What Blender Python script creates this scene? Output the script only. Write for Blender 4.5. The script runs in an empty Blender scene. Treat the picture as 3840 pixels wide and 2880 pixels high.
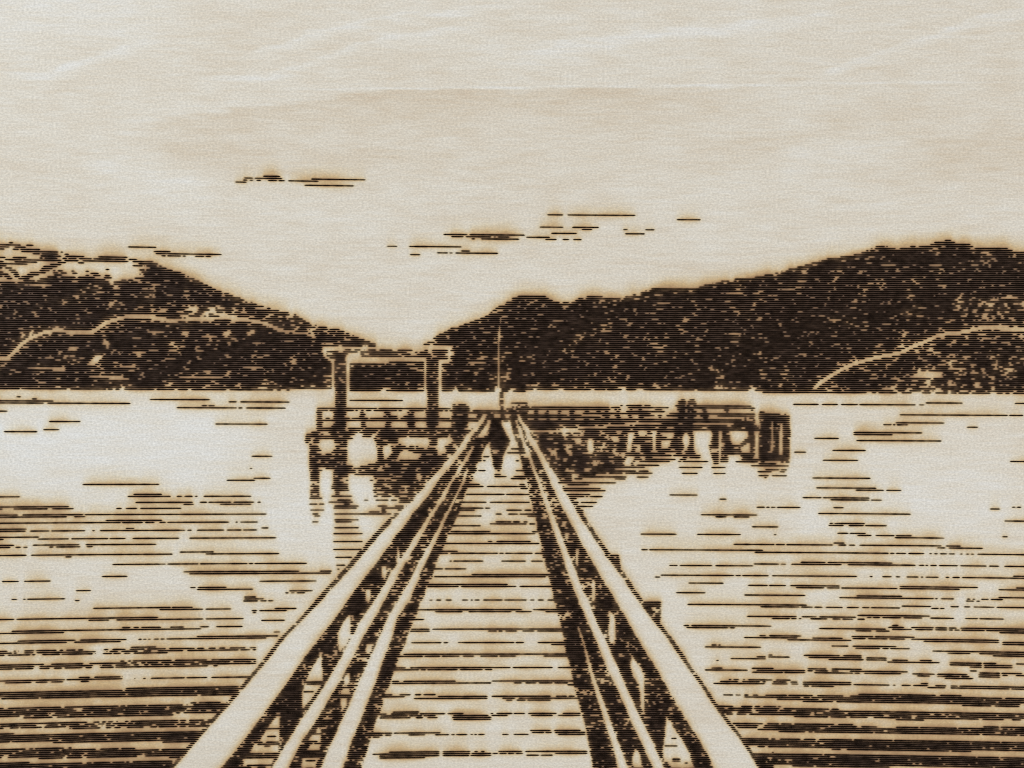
import bpy, math
import numpy as np
from mathutils import Vector

scene = bpy.context.scene
COL = scene.collection
rng = np.random.default_rng(7)

# ------------------------------------------------------------------ camera
TILT = math.radians(3.7)          # the camera leans a little over the top edge of the board
DIST = 0.1536                     # metres from lens to board
cam = bpy.data.cameras.new("camera")
cam.sensor_width = 36.0
cam.lens = 36.0
cam.clip_start = 0.005
cam.clip_end = 20.0
cam.dof.use_dof = True
cam.dof.focus_distance = DIST
cam.dof.aperture_fstop = 14.0
cam_o = bpy.data.objects.new("camera", cam)
cam_o.location = (0.0, DIST * math.sin(TILT), DIST * math.cos(TILT))
cam_o.rotation_euler = (-TILT, 0, 0)
COL.objects.link(cam_o)
scene.camera = cam_o

# ------------------------------------------------------------------ world and light
world = bpy.data.worlds.new("World")
scene.world = world
world.use_nodes = True
wb = world.node_tree.nodes["Background"]
wb.inputs[0].default_value = (0.86, 0.93, 1.0, 1)
wb.inputs[1].default_value = 0.34


def area(name, loc, target, size, power, color):
    l = bpy.data.lights.new(name, 'AREA')
    l.shape = 'RECTANGLE'
    l.size, l.size_y = size
    l.energy = power
    l.color = color
    o = bpy.data.objects.new(name, l)
    o.location = loc
    o.rotation_euler = (Vector(target) - Vector(loc)).to_track_quat('-Z', 'Y').to_euler()
    COL.objects.link(o)
    return o


area("window_light", (-0.75, 0.62, 0.72), (0, 0, 0), (0.8, 0.6), 11.6, (0.93, 0.98, 1.0))
area("room_light", (0.85, -0.25, 0.7), (0, 0, 0), (0.6, 0.6), 5.3, (1.0, 0.865, 0.715))

scene.cycles.filter_width = 1.1
scene.view_settings.view_transform = 'Standard'
scene.view_settings.look = 'None'
scene.view_settings.exposure = 0.0
scene.view_settings.gamma = 1.0

# ------------------------------------------------------------------ places on the board
CY, CZ = DIST * math.sin(TILT), DIST * math.cos(TILT)


def board_xy(X, Y):
    """Spot on the board (metres) for a spot of the drawing (drawing units)."""
    u = (X - 1920.0) / 1920.0 * 0.5
    v = -(Y - 1440.0) / 1920.0 * 0.5
    dy = -math.sin(TILT) + v * math.cos(TILT)
    dz = -math.cos(TILT) - v * math.sin(TILT)
    t = -CZ / dz
    return t * u, CY + t * dy


UNIT = DIST * 0.5 / 1920.0        # one drawing unit in metres


def bow(x, y0):
    xx = np.clip(x, -320, 4160) - 1900.0
    k = y0 - 1500.0
    return 0.0045 * xx - 0.6e-5 * k * xx + 0.5e-8 * k * xx * xx


# scan lines of the laser
rows_y = []
y = -290.0
while y < 3150:
    rows_y.append(y)
    y += 7.68 - 0.00030 * (y - 900.0)
rows_y = np.array(rows_y)
DX = 3.6
cols_x = np.arange(-290.0, 4131.0, DX)
NR, NC = len(rows_y), len(cols_x)
XX = np.broadcast_to(cols_x[None, :], (NR, NC))
YY = rows_y[:, None] + bow(XX, rows_y[:, None])

burn = np.zeros((NR, NC), bool)
owner = np.zeros((NR, NC), np.int32)
strokes = []                       # (part, row, c0, c1)
sid = np.full((NR, NC), -1, np.int32)


def smooth_noise(sx, sy):
    """Smooth random field; sx, sy: correlation in columns / rows."""
    a = rng.standard_normal((NR, NC)).astype(np.float32)
    for ax, s in ((1, sx), (0, sy)):
        if s <= 0:
            continue
        r = max(1, int(s * 2.5))
        k = np.exp(-0.5 * (np.arange(-r, r + 1) / s) ** 2)
        k /= np.sqrt((k ** 2).sum())
        a = np.apply_along_axis(lambda m: np.convolve(m, k, 'same'), ax, a)
    return a / a.std()


def blur(a, kx, ky):
    a = np.apply_along_axis(lambda m: np.convolve(m, kx, 'same'), 1, a)
    return np.apply_along_axis(lambda m: np.convolve(m, ky, 'same'), 0, a)


def gk(s):
    r = int(s * 3) + 1
    k = np.exp(-.5 * (np.arange(-r, r + 1) / s) ** 2)
    return k / k.sum()


def evenly(f):
    order = np.argsort(f, axis=None)
    u = np.empty(NR * NC, np.float32)
    u[order] = np.linspace(0, 1, NR * NC)
    return u.reshape(NR, NC)


field = 0.85 * smooth_noise(1.4, 0.0) + 0.36 * smooth_noise(2.4, 0.6)
field -= 0.95 * blur(field, gk(11), gk(2.6))            # gaps stay spread out
U = evenly(field)
U_FINE = evenly(smooth_noise(1.15, 0.0) + .38 * smooth_noise(3.2, .7) + .2 * smooth_noise(8, 2))     # short dashes of the railings

PARTS = []


def part(name, label, kind=None):
    PARTS.append((name, label, kind))
    return len(PARTS)


TILES = {
    'P': (0, 0, 1.0), 'A': (840, 620, 3.456), 'B': (1400, 760, 1.728), 'C': (480, 880, 4.608),
    'D': (0, 880, 4.608), 'E': (900, 1080, 3.456), 'F': (1540, 1060, 2.765), 'G': (2300, 880, 2.765),
    'H': (3040, 880, 2.765), 'I': (0, 880, 2.304), 'J': (960, 1200, 2.304), 'K': (1120, 1480, 4.608),
    'L': (1560, 1480, 4.608), 'M': (1960, 1480, 4.608), 'N': (2400, 1480, 3.456), 'O': (0, 1440, 3.456),
    'Q': (600, 1440, 3.456), 'R': (0, 1840, 3.456), 'S': (600, 1780, 3.456), 'T': (1200, 1780, 3.456),
    'V': (1800, 1780, 3.456), 'W': (2300, 1780, 2.765), 'X': (3040, 2000, 2.765), 'Y': (780, 2240, 2.592),
    'Z': (1400, 2240, 2.5925), 'a': (2100, 2240, 2.5925), 'b': (2840, 2280, 2.212), 'c': (2960, 1440, 2.5136),
    'd': (0, 2160, 2.304),
}


def pts_of(tile, s):
    ox, oy, sc = TILES[tile]
    out = []
    for p in s.split():
        a, b = p.split(',')
        out.append((ox + float(a) / sc, oy + float(b) / sc))
    return out


def widen(pts):
    out = []
    for x, y in pts:
        if x <= 3: x = -280.0
        if x >= 3836: x = 4120.0
        out.append((x, y))
    return out


def mask_of(pts, inset=0.0):
    if inset:                                          # keep the whole width of a line inside
        sub, m = mask_of(pts)
        full = np.zeros((NR, NC), bool); full[sub] = m
        lo = mask_shift(pts, -inset); hi = mask_shift(pts, inset)
        m = (full & lo & hi)[sub]
        return sub, m
    return mask_raw(pts)


def mask_shift(pts, dy):
    full = np.zeros((NR, NC), bool)
    sub, m = mask_raw([(x, y + dy) for x, y in pts])
    full[sub] = m
    return full


def mask_raw(pts):
    xs = np.array([p[0] for p in pts]); ys = np.array([p[1] for p in pts])
    c0 = max(0, int(np.searchsorted(cols_x, xs.min())) - 1)
    c1 = min(NC, int(np.searchsorted(cols_x, xs.max())) + 1)
    r0 = max(0, int(np.searchsorted(rows_y, ys.min() - 45)))
    r1 = min(NR, int(np.searchsorted(rows_y, ys.max() + 45)))
    sub = (slice(r0, r1), slice(c0, c1))
    X, Yv = XX[sub], YY[sub]
    m = np.zeros(X.shape, bool)
    n = len(pts)
    for i in range(n):
        x1, y1 = pts[i]; x2, y2 = pts[(i + 1) % n]
        if y1 == y2:
            continue
        cond = (y1 > Yv) != (y2 > Yv)
        xi = (x2 - x1) * (Yv - y1) / (y2 - y1) + x1
        m ^= cond & (X < xi)
    return sub, m


def fill_pts(own, tone, pts, inset=0.0):
    sub, m = mask_of(widen(pts), inset)
    hit = m & ((U_FINE if own in (RAIL1, RAIL2) else U)[sub] < tone)
    b = burn[sub]; o = owner[sub]; s = sid[sub]
    b[m] = hit[m]
    o[hit] = own
    s[m] = -1


def F(own, tone, tile, s, inset=0.0):
    fill_pts(own, tone, pts_of(tile, s), inset)


def clear_pts(pts):
    sub, m = mask_of(widen(pts))
    burn[sub][m] = False
    sid[sub][m] = -1


def C(tile, s):
    """Bare window: the lines round it are burnt wider than their middle, so clear a little more."""
    pts = widen(pts_of(tile, s))
    m = mask_shift(pts, 2.2) | mask_shift(pts, -2.2)
    m[:, 1:-1] |= m[:, 2:] | m[:, :-2]
    burn[m] = False
    sid[m] = -1


def CB(tile, s):
    """Clear small bare blobs: x0-x1,y,h"""
    ox, oy, sc = TILES[tile]
    for it in s.split():
        xr, yy, h = it.split(',')
        x0, x1 = [float(v) for v in xr.split('-')]
        yy, h = float(yy), float(h)
        if tile in 'EFGHI':                            # small gaps in the hills
            w = .09 * (x1 - x0); x0 += w; x1 -= w; h *= .8
        e = min(0.25 * (x1 - x0), h)
        q = [(x0, yy + h * .3), (x0 + e, yy - h / 2), (x1 - e * .4, yy - h / 2), (x1, yy - h * .1),
             (x1 - e, yy + h / 2), (x0 + e * .3, yy + h / 2)]
        clear_pts([(ox + a / sc, oy + b / sc) for a, b in q])


def line_poly(tile, s, w):
    p = widen(pts_of(tile, s))
    for (x1, y1), (x2, y2) in zip(p[:-1], p[1:]):
        L = math.hypot(x2 - x1, y2 - y1) or 1.0
        nx, ny = -(y2 - y1) / L * w / 2, (x2 - x1) / L * w / 2
        ex, ey = (x2 - x1) / L * w * .25, (y2 - y1) / L * w * .25
        clear_pts([(x1 + nx - ex, y1 + ny - ey), (x2 + nx + ex, y2 + ny + ey),
                   (x2 - nx + ex, y2 - ny + ey), (x1 - nx - ex, y1 - ny - ey)])


def S(own, tile, s, keep=True):
    """Single burnt lines: y:x0-x1,x0-x1;y:..."""
    ox, oy, sc = TILES[tile]
    for it in s.replace('\n', '').split(';'):
        it = it.strip()
        if not it:
            continue
        ys, xs = it.split(':')
        Yp = oy + float(ys) / sc
        for r in xs.split(','):
            a, b = r.split('-')
            x0, x1 = ox + float(a) / sc, ox + float(b) / sc
            if x0 <= 3: x0 = -40 - 200 * rng.random()
            if x1 >= 3836: x1 = 3880 + 200 * rng.random()
            xm = 0.5 * (max(x0, 0) + min(x1, 3840))
            y0 = Yp
            for _ in range(3):
                y0 = Yp - bow(xm, y0)
            f = np.interp(y0, rows_y, np.arange(NR))
            row = int(round(f))
            c0 = int(round((x0 - cols_x[0]) / DX)); c1 = int(round((x1 - cols_x[0]) / DX))
            c0 = max(2, c0); c1 = min(NC - 3, max(c1, c0 + 2))
            for st in strokes:                         # two lines measured apart stay apart
                if st[1] == row and min(c1, st[3]) - max(c0, st[2]) > 0.3 * (c1 - c0) and abs(st[4] - f) > 0.55:
                    row += 1 if f > st[4] else -1
                    break
            k = len(strokes)
            strokes.append((own, row, c0, c1, f))
            burn[row, c0:c1 + 1] = True
            owner[row, c0:c1 + 1] = own
            sid[row, c0:c1 + 1] = k if keep else -1


def band(rows):
    """Polygon from 'y:x0-x1' rows."""
    l, r = [], []
    for it in rows.split():
        ys, xs = it.split(':'); a, b = xs.split('-')
        l.append((float(a), float(ys))); r.append((float(b), float(ys)))
    for q in (l, r):                                   # runs on past the foot of the picture
        (xa, ya), (xb, yb) = q[-3], q[-1]
        if yb > 2860:
            q.append((xb + (xb - xa) / (yb - ya) * 250, yb + 250))
    return l, r


# ------------------------------------------------------------------ parts of the engraving
CLOUD1 = part('engraved_cloud', 'short burnt cloud streak alone in the pale sky at upper left')
CLOUD2 = part('engraved_cloud', 'broken burnt cloud streaks over the gap between the two hills')
CLOUD3 = part('engraved_cloud', 'thin burnt cloud streak just above the shoulder of the left hill')
HILL1 = part('engraved_hill', 'dark burnt hill on the left with pale trails winding across it')
HILL2 = part('engraved_hill', 'dark burnt hill on the right, rising to a rounded summit')
WATER1 = part('engraved_water', 'burnt ripple lines of the water left of the walkway', 'stuff')
WATER2 = part('engraved_water', 'burnt ripple lines of the water right of the walkway', 'stuff')
GANTRY = part('engraved_gantry', 'engraved frame of two posts and a beam standing on the jetty')
MAST = part('engraved_mast', 'thin engraved mast rising behind the end of the walkway')
JETTY1 = part('engraved_jetty', 'engraved jetty platform with railing and piles left of the walkway')
JETTY2 = part('engraved_jetty', 'engraved jetty platform with railing and piles right of the walkway')
DOLPHIN = part('engraved_mooring_pile', 'engraved square mooring pile at the right end of the jetty')
BYSTAND = part('engraved_person', 'small engraved figure standing at the jetty railing left of the walkway')
PERSON = part('engraved_person', 'engraved figure walking along the far end of the walkway')
DECK = part('engraved_walkway', 'burnt gaps between the planks of the walkway', 'stuff')
RAIL1 = part('engraved_railing', 'engraved left railing of the walkway with a broad pale handrail')
RAIL2 = part('engraved_railing', 'engraved right railing of the walkway with a broad pale handrail')

# ---- hills
F(HILL1, .915, 'P', "0,1049 93,1053 117,1053 150,1047 180,1040 228,1040 356,1041 391,1049 423,1052 480,1049 510,1060 545,1066 600,1068 567,1055 545,1053 506,1045 558,1031 530,1022 576,1013 555,1007 551,1004 530,999 519,991 500,984 573,985 593,992 615,1000 628,1008 656,1016 682,1023 697,1032 715,1040 732,1047 749,1055 764,1063 782,1071 797,1079 816,1086 834,1095 858,1101 877,1110 902,1117 920,1126 944,1133 960,1139 "
  "961,1139 943,1132 963,1140 984,1148 1013,1156 1036,1163 1076,1171 1108,1179 1121,1187 1146,1201 1155,1209 1178,1217 1204,1225 1263,1232 1285,1240 1317,1255 1337,1263 1360,1271 1380,1279 1403,1286 1421,1294 1423,1300 1640,1300 1640,1467 1311,1464 1308,1456 1258,1457 1090,1455 1085,1463 640,1463 0,1461")
F(HILL1, .52, 'P', "470,1052 510,1062 600,1070 560,1052 520,1040 585,1020 560,1004 505,985 480,1000 530,1015 505,1040")
line_poly('I', "0,1112 60,1070 130,1010 170,960 260,895 390,843", 13)
line_poly('I', "385,840 480,830 640,838 800,838", 15)
line_poly('I', "800,838 850,808 920,760 1060,716 1200,702 1320,712 1480,745", 15)
line_poly('I', "1480,745 1560,740 1640,728 1800,733 1900,722 2100,735 2212,748", 11)
line_poly('E', "0,397 160,430 330,460 400,492 500,540 620,572", 13)
line_poly('E', "620,560 720,578 850,592 940,625 975,632", 9)
CB('E', "0-350,1022,30 130-390,705,25 280-400,880,26 700-740,535,40 1090-1240,712,28")
CB('I', "200-610,1150,27 370-480,1065,34 660-1110,1235,20 910-1130,1250,20 1500-1970,1237,18 1010-1190,1145,20 1250-1540,835,18 1270-1390,995,18 1440-1540,1002,28 570-700,985,28 880-1030,1040,15 230-470,437,24 1720-1900,875,18 2080-2212,1150,26 1560-1640,850,50 1130-1240,888,20 880-960,940,20 930-1000,597,30 970-1050,517,18 85-140,577,20 190-250,580,18 1400-1470,400,26 1540-1640,700,26 1780-1920,630,22 1880-2080,702,18 1470-1520,930,40 1740-1840,1185,16 190-260,970,25 1400-1540,1115,15 1350-1450,660,16")
C('I', "760,1128 800,1128 880,1050 840,1045")
C('I', "1930,860 1980,830 1990,850 1950,880")
F(HILL1, .62, 'I', "1600,600 2100,640 2180,700 1640,690 1500,680")

F(HILL2, .925, 'P', "1574,1297 1591,1289 1605,1281 1627,1266 1648,1251 1670,1243 1695,1228 1724,1223 1742,1215 1764,1207 1800,1194 1818,1187 1833,1178 1844,1165 1858,1156 1869,1149 1891,1143 1902,1129 1916,1120 1934,1112 1978,1107 2032,1105 2050,1112 2061,1121 2075,1129 2082,1134 2147,1133 2162,1123 2180,1114 2205,1107 2256,1106 2265,1116 2289,1116 2340,1114 2357,1112 2365,1108 2394,1101 2412,1093 2434,1086 2455,1079 2620,1078 2626,1073 2647,1066 2687,1059 2712,1052 2759,1046 2828,1039 2875,1030 2904,1025 2929,1017 2955,1009 2984,1003 3009,996 3038,988 3060,981 3080,976 "
  "3091,973 3120,967 3188,959 3214,952 3239,945 3253,938 3275,929 3293,922 3329,922 3333,928 3409,927 3413,923 3485,921 3489,915 3503,909 3539,902 3568,901 3575,909 3597,911 3640,916 3651,925 3752,925 3785,934 3807,943 3840,951 3840,1478 3600,1474 3340,1473 2860,1473 2856,1464 2495,1463 2300,1461 2050,1463 1945,1468 1590,1467 1590,1300")
F(HILL2, .83, 'P', "3560,1150 3840,1120 3840,1478 3300,1474 3420,1300 3640,1220")
F(HILL2, .74, 'P', "3660,1130 3760,1110 3800,1190 3700,1210")
F(HILL2, .72, 'P', "3330,1440 3480,1430 3480,1474 3330,1473")
line_poly('H', "36,1595 110,1530 200,1470 300,1410 420,1350 560,1305 700,1270 850,1242 950,1220 1050,1165 1180,1112 1300,1055 1400,1032", 14)
line_poly('H', "1400,1030 1550,1015 1700,985 1760,965", 15)
line_poly('H', "1750,968 1900,965 2100,980 2212,985", 17)
C('H', "1040,1482 1150,1425 1250,1418 1340,1430 1360,1480")
CB('F', "560-800,838,20 600-660,856,18 660-775,795,24 525-620,918,20 1440-1600,403,26 1600-1790,303,15 2030-2212,580,16 1860-2090,658,16 1240-1330,475,18 1200-1280,570,22 940-1020,350,18 1310-1390,330,18 730-850,515,22 600-680,655,16 800-860,735,16 930-1030,975,20 1230-1320,1065,30 1230-1280,1010,24 1650-1750,775,16 1380-1410,815,25 1900-1935,950,50 1350-1400,240,50 1870-1940,258,20 1960-2100,500,20")
CB('G', "1140-1370,605,26 440-540,770,30 430-610,715,14 400-500,635,22 700-800,890,28 1180-1350,1025,16 1210-1310,1107,22 0-120,1078,16 940-1040,672,22 1140-1230,690,24 1730-1880,563,18 1190-1280,760,16 1110-1180,800,18 150-210,915,16 260-330,970,30 660-740,990,25 970-1000,1110,40 900-980,920,22 400-480,1165,18 80-180,1175,26 1650-1720,625,20 1880-1960,548,16 1900-2000,480,22 1940-2030,370,22 840-900,1210,14 420-520,1265,20 40-90,1440,22 1350-1460,1455,18 1600-1700,1390,25 1030-1150,1590,20 780-830,580,22")
CB('H', "475-560,390,32 700-900,320,18 1440-1540,495,20 1300-1420,530,18 1540-1670,600,20 1990-2160,655,18 170-330,890,18 60-160,850,20 1010-1100,630,16 945-990,480,26 1210-1280,388,26 540-600,830,22 1540-1580,630,24 580-640,290,28 1240-1370,320,20 1650-1750,315,22 1750-1860,190,18 300-380,280,18 860-900,850,26 730-850,925,22 1390-1450,910,40 1310-1390,860,22 240-320,1130,26 140-210,1290,26 600-720,1485,22 750-790,1470,50 880-960,1520,20 1720-2000,1530,20 1420-1530,1555,22 1480-1640,1385,26 1960-2080,1120,26 1440-1540,1300,24 1480-1500,1250,60 200-290,1575,20 1670-1730,790,36 2100-2170,710,26")

# ---- peak of the left hill: open strokes
S(HILL1, 'D', "125:160-230;160:10-355;195:258-440;198:460-570;190:0-150;230:0-80;233:220-275;236:285-330;240:350-695;272:370-1005;312:565-680;312:720-1010;318:1050-1085;347:710-1050;352:1120-1180;382:775-985;388:1130-1450;408:0-90;410:230-460;415:695-735;418:760-860;420:1090-1145;423:1185-1245;425:1260-1315;425:1370-1440;427:1430-1585;430:1615-1740;400:1705-2200;430:1700-2160;446:90-370;448:0-50;455:400-1055;460:1125-1355;467:1440-1620;470:1640-2212;480:0-210;483:250-640;495:1000-1130;497:1355-1450;515:0-70;518:150-465;527:865-1055;548:10-45;550:70-105;557:760-985;590:85-205;595:725-905;620:155-280;630:680-860;632:920-945;632:1000-1085;637:1235-1280;637:1480-1530;610:1825-1885;658:0-60;660:185-310;662:525-795;670:915-1000;672:1045-1155;674:1255-1340;678:1560-1700;690:0-145;692:240-330;693:475-665;700:930-1070;712:1480-1535;712:1615-1735;715:1815-1905;730:10-45;730:75-165;733:255-340;735:380-570;740:820-990;742:1050-1300;745:1355-1640;752:1795-1930;765:120-205;765:325-385;767:410-500;770:690-900;772:930-1050;772:1070-1240;775:1265-1600", keep=False)
S(HILL1, 'C', "440:20-145;480:80-430;516:180-515;655:235-920;762:120-415;797:300-565;835:400-610", keep=False)

# ---- clouds
S(CLOUD1, 'A', "148:515-718;172:258-378;175:405-745;195:245-300,335-370,430-475;201:575-685;206:705-785;220:148-285;207:835-1225;184:1135-1400;192:1400-1825;265:1045-1675")
S(CLOUD2, 'B', "83:1127-1232;86:1258-1695;104:1967-2118;160:1078-1230;162:1290-1460;174:1355-1413;178:1622-1645;180:1767-1820;205:1633-1760;200:1153-1315;224:995-1143;239:1117-1183;240:1232-1268;240:1300-1347;206:458-605;218:508-585;209:625-978;221:600-765,778-790,805-880;233:637-657;236:700-945;278:90-155;282:232-440;284:446-570;311:570-623;322:415-485;322:498-512;324:530-808;332:238-302")
S(CLOUD3, 'C', "230:10-490;275:450-725;311:660-835;346:483-700;352:745-1605;380:575-655;381:680-735;383:755-910;385:940-1005;387:1165-1310;388:1340-1435")

# ---- water left
S(WATER1, 'O', "165:215-265;195:415-475;218:0-685;245:0-565,610-970;250:990-1685;202:1950-2212;350:0-95;482:640-1035;585:570-760;613:60-325,340-475;1313:1075-2055;1440:1735-2095;1466:1660-2212;1545:1755-2212;1622:1510-1575,1640-1775,1820-2212;1472:0-260;1603:0-890;1627:10-35,175-610,680-950")
S(WATER1, 'Q', "203:0-645;230:895-990,1045-1680;281:540-605,635-705;307:225-990,1015-1070,1120-1630;515:725-1385;947:1190-1450;1100:1172-1195;1228:1212-1432;1255:865-900,915-1235;1464:0-135,220-280,325-425,460-480;1460:570-1180;1540:0-415;1564:305-430;1537:525-610,630-920,955-1220,1265-1305;1562:780-1180;1618:0-275")
S(WATER1, 'R', "318:295-1070,1095-2212;325:0-230;345:0-870,960-1105;427:0-1555;392:1380-2095;418:1590-1850,1885-1995,2070-2140,2170-2212;495:1640-1740;505:0-340;530:0-330,385-425,445-640,660-1105,1195-1225;522:1295-2212;607:0-500;633:490-780,790-890,920-1400,1430-1620;635:0-45;622:1725-2212;710:0-180,430-1020;703:1110-2020;738:0-130,200-270,310-350,640-690,730-1040,1130-1200;842:0-340,400-1600;828:1600-2212;862:855-930;955:1455-2150,2180-2212;1110:1320-1645;1172:30-245,315-655;1295:990-1170;1405:155-215,300-330,360-845;1422:970-1030")
S(WATER1, 'S', "442:0-275;515:0-1375;622:0-70,95-890,975-1010,1045-1265;687:1310-1405;720:0-210,220-320,355-410,480-825,865-1055,1080-1250;826:0-205,220-250,385-1505;1000:260-690;1030:0-160;1022:595-1545;1158:0-75,100-210,220-495,525-1130;1140:1155-1210,1230-1905;1250:310-1805;1282:385-1390;1266:1300-2212;1368:1285-2025;1455:400-455,495-855;1482:485-905,920-1210;1515:1680-1980;1540:1630-1660,1700-1740,1775-1870;1600:1090-1340;1625:1075-1265,1300-1375,1405-1460")
S(WATER1, 'd', "190:2110-2212;207:2100-2212;275:805-1470;268:1490-1665;286:1380-1755;280:1775-1990;310:2185-2212;372:0-120,145-800;362:800-1360;379:770-940,1005-1480;370:1480-1755;362:1775-2095;440:1055-1120,1155-1195,1225-1390,1475-1590,1725-1800;432:1870-2090;473:100-550;465:550-1450;452:1450-1740;488:80-550;488:0-70;552:150-650;548:690-1090;577:0-580;568:640-1040;543:1200-1220,1240-1265,1280-1300,1330-1375,1390-1420,1440-1700;535:1690-2212;520:1705-2212")
S(WATER1, 'Y', "105:0-220;200:0-340;275:80-330;115:655-860;138:430-475,505-760;232:520-740;345:640-700;375:0-680;386:0-330,350-570")
for tone, s in ((.8, "0,660 160,640 850,632 1160,608 2212,605 2212,655 1700,662 680,690 0,716"),
                (.85, "0,780 590,750 1230,722 2212,708 2212,762 1800,785 1000,806 0,820"),
                (.83, "0,900 560,875 1060,862 1060,906 860,906 640,928 0,955"),
                (.8, "1080,882 2180,863 2180,887 1100,903"),
                (.93, "0,1000 840,972 2100,942 2070,1000 1990,1047 800,1060 0,1087"),
                (.88, "0,1150 370,1128 1000,1113 1920,1082 1950,1110 1890,1192 1000,1222 0,1242"),
                (.82, "0,1265 270,1265 1130,1248 1860,1228 1800,1300 1130,1322 0,1328"),
                (.93, "0,1365 640,1353 1780,1338 1690,1440 900,1442 0,1452"),
                (.88, "0,1495 600,1480 1640,1488 1560,1572 900,1577 0,1592"),
                (.93, "0,1615 700,1603 1540,1593 1480,1680 1300,1720 0,1730"),
                (.85, "0,1760 1400,1740 1250,1830 0,1850")):
    F(WATER1, min(.97, tone + .05), 'd', s, 2.4)
CB('d', "825-895,640,100 285-345,800,60 795-865,785,50 600-690,920,30 1060-1110,890,60 150-210,660,30")

# ---- water right
S(WATER2, 'c', "187:38-272,310-450,490-645,660-1190;178:1290-1635;193:1220-1270;182:2125-2212;283:1040-1395;290:1405-2060;293:2075-2200;374:1010-1460;393:890-960,980-995,1015-1115;415:1675-1780;465:610-1255;482:605-970;516:235-465;540:635-1435;627:410-715;645:45-160;718:318-640;730:2085-2212;880:220-760;990:255-820;1010:630-890,915-1050;1079:130-305,320-750;1098:395-750;1100:775-875;1167:0-105;1170:415-505;1180:1890-1980;1163:2105-2125,2145-2180;1225:272-1145;1288:2030-2212;1312:385-410,430-710;1332:375-505,560-700;1334:720-915;1405:450-550,570-720;1422:645-770,815-985,1005-1155;1445:995-1460;1433:2010-2055;1492:415-520;1512:0-410,460-540,560-620;1515:665-1435;1520:1480-1610;1538:1400-1465,1500-1820;1583:0-540;1602:485-930,950-985,1005-1100,1125-1270;1608:1320-1340,1370-1395,1425-1490,1505-1560,1610-1630,1670-1690,1710-1740;1610:1780-2212")
S(WATER2, 'W', "218:578-870;262:1105-1170;343:1485-1565,1590-1615,1640-1675,1700-1790,1800-1940;420:915-1485;441:1065-1170,1250-1410;542:1440-1710;615:288-590,605-655;618:868-1315;622:1665-1690;720:1245-1670,1690-1780,1800-1830;775:290-355,375-1545;798:1465-1830;935:585-660,695-1025,1060-1450,1460-1720,1735-1785,1845-2212;917:1950-2200;1052:430-480,495-1250,1270-1320,1340-1610,1645-2212;1132:785-1140;1155:1400-1600,1615-1790,1840-2212;1173:1900-2180;1230:655-955;1250:1355-1990;1350:770-2010;1368:1530-1925,1950-2060;1468:1385-1900,1960-2100;1488:1645-1830,1850-1900,1925-1950;1567:730-780,810-1640;1587:760-1190,1205-1260")
S(WATER2, 'X', "313:0-150,175-850;331:0-320,390-620,630-1085;336:1125-1175,1190-1210,1240-1305,1330-1520,1550-1825,1850-1955,2015-2212;450:0-475;455:620-640,745-840,890-925,1000-1110,1140-1165,1195-1325,1400-1435,1475-1540,1570-2212;442:2105-2212;548:0-300;566:0-135,165-295,320-490,490-895;555:930-1730;573:930-1540;579:1955-2212;562:2130-2212;648:480-945;667:300-740,745-1120;672:1130-1270,1295-1310,1350-1485;676:1625-1650,1680-1700,1870-1940,1950-2212;694:1610-1695,1720-1750,1775-1840,1950-1990;765:0-20,35-120,160-330,380-495,540-610,630-680,690-930,945-1240;771:1250-1320,1340-1385,1450-1535,1590-1650,1690-1905,1930-2212;863:0-60,85-465,490-1235;881:0-165,230-310,330-435,490-555,590-630,645-720,745-940,970-1110,1125-1150;888:1245-1485,1605-1730,1755-2005;981:90-460;984:470-780,805-965;964:845-905;1002:470-630,680-820,850-1050;987:1045-1270,1290-1410,1430-1510,1555-2212;1005:1085-1265,1290-1415,1435-1475,1490-1540,1565-1800,1820-2212;1024:1965-2212;1080:20-325,430-650,670-1080;1099:0-420,440-565,600-800,820-980;1105:1050-1955;1123:1175-1395,1400-1950;1126:1990-2212;1144:1990-2212;1177:215-390,440-885;1195:470-720,750-805,830-1025;1220:1260-2212;1239:1420-1650,1750-2212;1259:1890-2212;1274:0-300,340-530;1292:0-530,580-790;1310:190-550,580-790;1318:850-1005,1130-1250;1337:795-1330;1340:1440-1770,1790-1920;1358:1440-1770,1800-2090,2130-2212;1377:1650-1770,1800-2090;1413:0-155,215-530;1431:0-20,45-180,220-290,410-530;1449:35-435,455-505;1435:540-1005;1453:560-940;1455:1055-1280,1310-1620,1755-1960,1980-2190;1474:1100-1235,1310-1540,1560-1640,1740-1960,1990-2040,2130-2212;1492:1390-1680,1740-1960;1437:1650-1720")
S(WATER2, 'b', "228:20-70,105-365;241:0-330;256:255-440;320:0-25;400:90-120;412:0-65,90-270;400:390-440;412:430-445;512:0-215,220-395,415-445;526:0-215,225-395,415-445")
S(WATER2, 'a', "385:1790-2074;372:1945-2000,2040-2074;460:1475-1525,1540-1560;478:1410-1945;590:1660-1995;575:2025-2060;605:1520-1545;683:1480-1575;700:1410-1820,1870-2074;717:1870-2074")
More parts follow.
